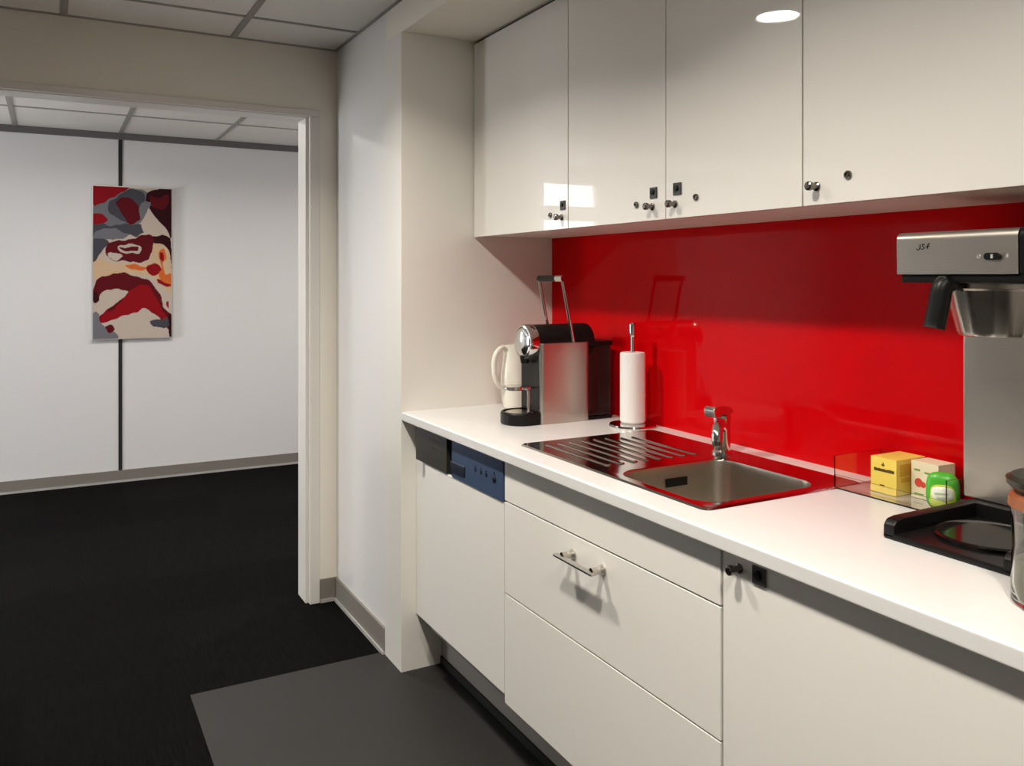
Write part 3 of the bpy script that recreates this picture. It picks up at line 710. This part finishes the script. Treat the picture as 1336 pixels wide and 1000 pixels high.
# ------------------------------------------------------------------ painting on the far wall
AY0, AY1, AZ0, AZ1 = 0.256, 0.768, 0.992, 2.050
t = thing('painting', 'tall abstract painting of red, grey and cream swirls on the hall wall', 'picture', (XF, (AY0 + AY1) / 2, AZ0))
b = B(); box(b, XF + 0.007, XF + 0.032, AY0, AY1, AZ0, AZ1, 0.002); obj('frame', b, 'alu', t, label='slim silver frame')
SH = [  # colour, outline in thousandths of the picture (u right, v down)
 ('c', [(0,0),(1000,0),(1000,1000),(0,1000)]),
 ('b', [(0,470),(250,500),(500,505),(720,480),(760,360),(900,370),(1000,470),(1000,720),(900,660),(700,590),(450,570),(200,580),(0,600)]),
 ('g', [(0,110),(200,70),(420,20),(700,20),(680,110),(640,190),(560,260),(400,330),(100,360),(0,360)]),
 ('r', [(0,0),(440,0),(330,40),(200,75),(60,125),(0,120)]),
 ('d', [(180,110),(300,60),(460,15),(640,30),(650,90),(640,160),(600,210),(420,235),(230,180)]),
 ('a', [(280,95),(420,70),(560,110),(600,170),(580,215),(450,240),(380,200),(330,140)]),
 ('g', [(580,110),(700,90),(720,150),(640,200),(590,215)]),
 ('r', [(0,185),(110,180),(190,215),(120,250),(0,255)]),
 ('d', [(0,255),(130,240),(230,265),(400,240),(640,250),(660,285),(560,330),(470,310),(250,280),(60,285),(0,330)]),
 ('d', [(0,355),(100,345),(200,380),(120,420),(60,480),(0,490)]),
 ('k', [(700,20),(800,10),(1000,0),(1000,330),(900,270),(780,240),(700,170),(720,100),(660,80)]),
 ('a', [(720,40),(800,70),(960,40),(940,120),(800,140),(720,110)]),
 ('c', [(690,135),(740,165),(840,220),(930,270),(980,330),(860,315),(740,325),(640,300),(620,230),(660,180)]),
 ('k', [(700,330),(850,310),(980,335),(1000,420),(1000,530),(960,420),(860,370),(740,360)]),
 ('a', [(190,380),(330,350),(520,340),(700,310),(760,350),(740,430),(680,480),(500,500),(380,490),(240,480),(160,440)]),
 ('c', [(320,390),(450,375),(600,400),(560,440),(430,440),(340,425)]),
 ('a', [(330,395),(480,400),(560,395),(540,425),(420,425)]),
 ('c', [(200,440),(300,430),(360,460),(280,480),(200,465)]),
 ('o', [(400,525),(560,510),(680,535),(560,545),(460,540)]),
 ('r', [(670,530),(760,505),(850,535),(860,570),(760,590),(690,575)]),
 ('o', [(830,440),(900,410),(930,470),(880,500),(920,570),(1000,570),(1000,660),(920,640),(830,590),(860,530)]),
 ('r', [(860,430),(900,445),(880,490),(840,470)]),
 ('r', [(820,610),(980,640),(960,655),(840,635)]),
 ('a', [(0,690),(40,610),(160,580),(350,570),(560,590),(720,630),(840,700),(890,790),(1000,860),(960,950),(860,880),(740,830),(640,800),(520,830),(360,850),(180,890),(80,900),(70,860),(180,810),(320,750),(430,690),(300,680),(120,690),(60,760),(10,740)]),
 ('r', [(430,690),(560,650),(700,660),(800,730),(860,800),(980,900),(860,870),(720,820),(640,805),(520,840),(360,850),(180,890),(80,905),(90,860),(170,810),(200,830),(330,760)]),
 ('c', [(880,790),(920,740),(980,740),(1000,800),(980,840),(920,820)]),
 ('r', [(930,770),(960,765),(970,810),(945,800)]),
 ('g', [(0,830),(60,840),(90,900),(200,930),(270,960),(290,1000),(0,1000)]),
 ('a', [(160,920),(240,905),(270,940),(200,955)]),
 ('d', [(730,880),(860,885),(960,880),(950,930),(820,940),(740,910)]),
 ('k', [(960,880),(1000,850),(1000,1000),(960,980)]),
 ('k', [(0,700),(60,690),(80,740),(30,760)]),
]
def curve2(pts, n=5):
    m = len(pts); out = []
    for i in range(m):
        p0, p1, p2, p3 = pts[i - 1], pts[i], pts[(i + 1) % m], pts[(i + 2) % m]
        for k in range(n):
            t_ = k / n
            out.append(tuple(0.5 * (2 * b_ + (c_ - a_) * t_ + (2 * a_ - 5 * b_ + 4 * c_ - d_) * t_ * t_ + (3 * b_ - a_ - 3 * c_ + d_) * t_ ** 3) for a_, b_, c_, d_ in zip(p0, p1, p2, p3)))
    return out
def inside(x, y, P):
    r = False; j = len(P) - 1
    for i in range(len(P)):
        (xi, yi), (xj, yj) = P[i], P[j]
        if (yi > y) != (yj > y) and x < (xj - xi) * (y - yi) / (yj - yi) + xi: r = not r
        j = i
    return r
keys = list(PAINT); shapes = []
for k, P in SH:
    Q = P if P[0] == (0, 0) and len(P) == 4 else curve2(P)
    xs_ = [p[0] for p in Q]; ys_ = [p[1] for p in Q]
    shapes.append((keys.index(k), Q, min(xs_), max(xs_), min(ys_), max(ys_)))
NU, NV = 130, 268
b = B(); y0, y1, z0, z1 = AY0 + 0.006, AY1 - 0.006, AZ0 + 0.006, AZ1 - 0.006
vg = [[b.verts.new((XF + 0.0335, y0 + (y1 - y0) * i / NU, z1 - (z1 - z0) * j / NV)) for i in range(NU + 1)] for j in range(NV + 1)]
for j in range(NV):
    for i in range(NU):
        u, v = (i + 0.5) / NU * 1000, (j + 0.5) / NV * 1000; mi = 0
        u, v = min(999, max(1, u + 9 * math.sin(v / 37 + u / 90) + 4 * math.sin(v / 13 - u / 35))), min(999, max(1, v + 6 * math.sin(u / 63 + v / 70) + 3 * math.sin(u / 23 - v / 60)))
        for s_ in reversed(shapes):
            if s_[2] <= u <= s_[3] and s_[4] <= v <= s_[5] and inside(u, v, s_[1]): mi = s_[0]; break
        f_ = b.faces.new((vg[j][i], vg[j + 1][i], vg[j + 1][i + 1], vg[j][i + 1])); f_.material_index = mi
bk = [vg[0][0], vg[0][NU], vg[NV][NU], vg[NV][0]]
obj('canvas', b, ['art_' + k for k in keys], t, smooth=False)
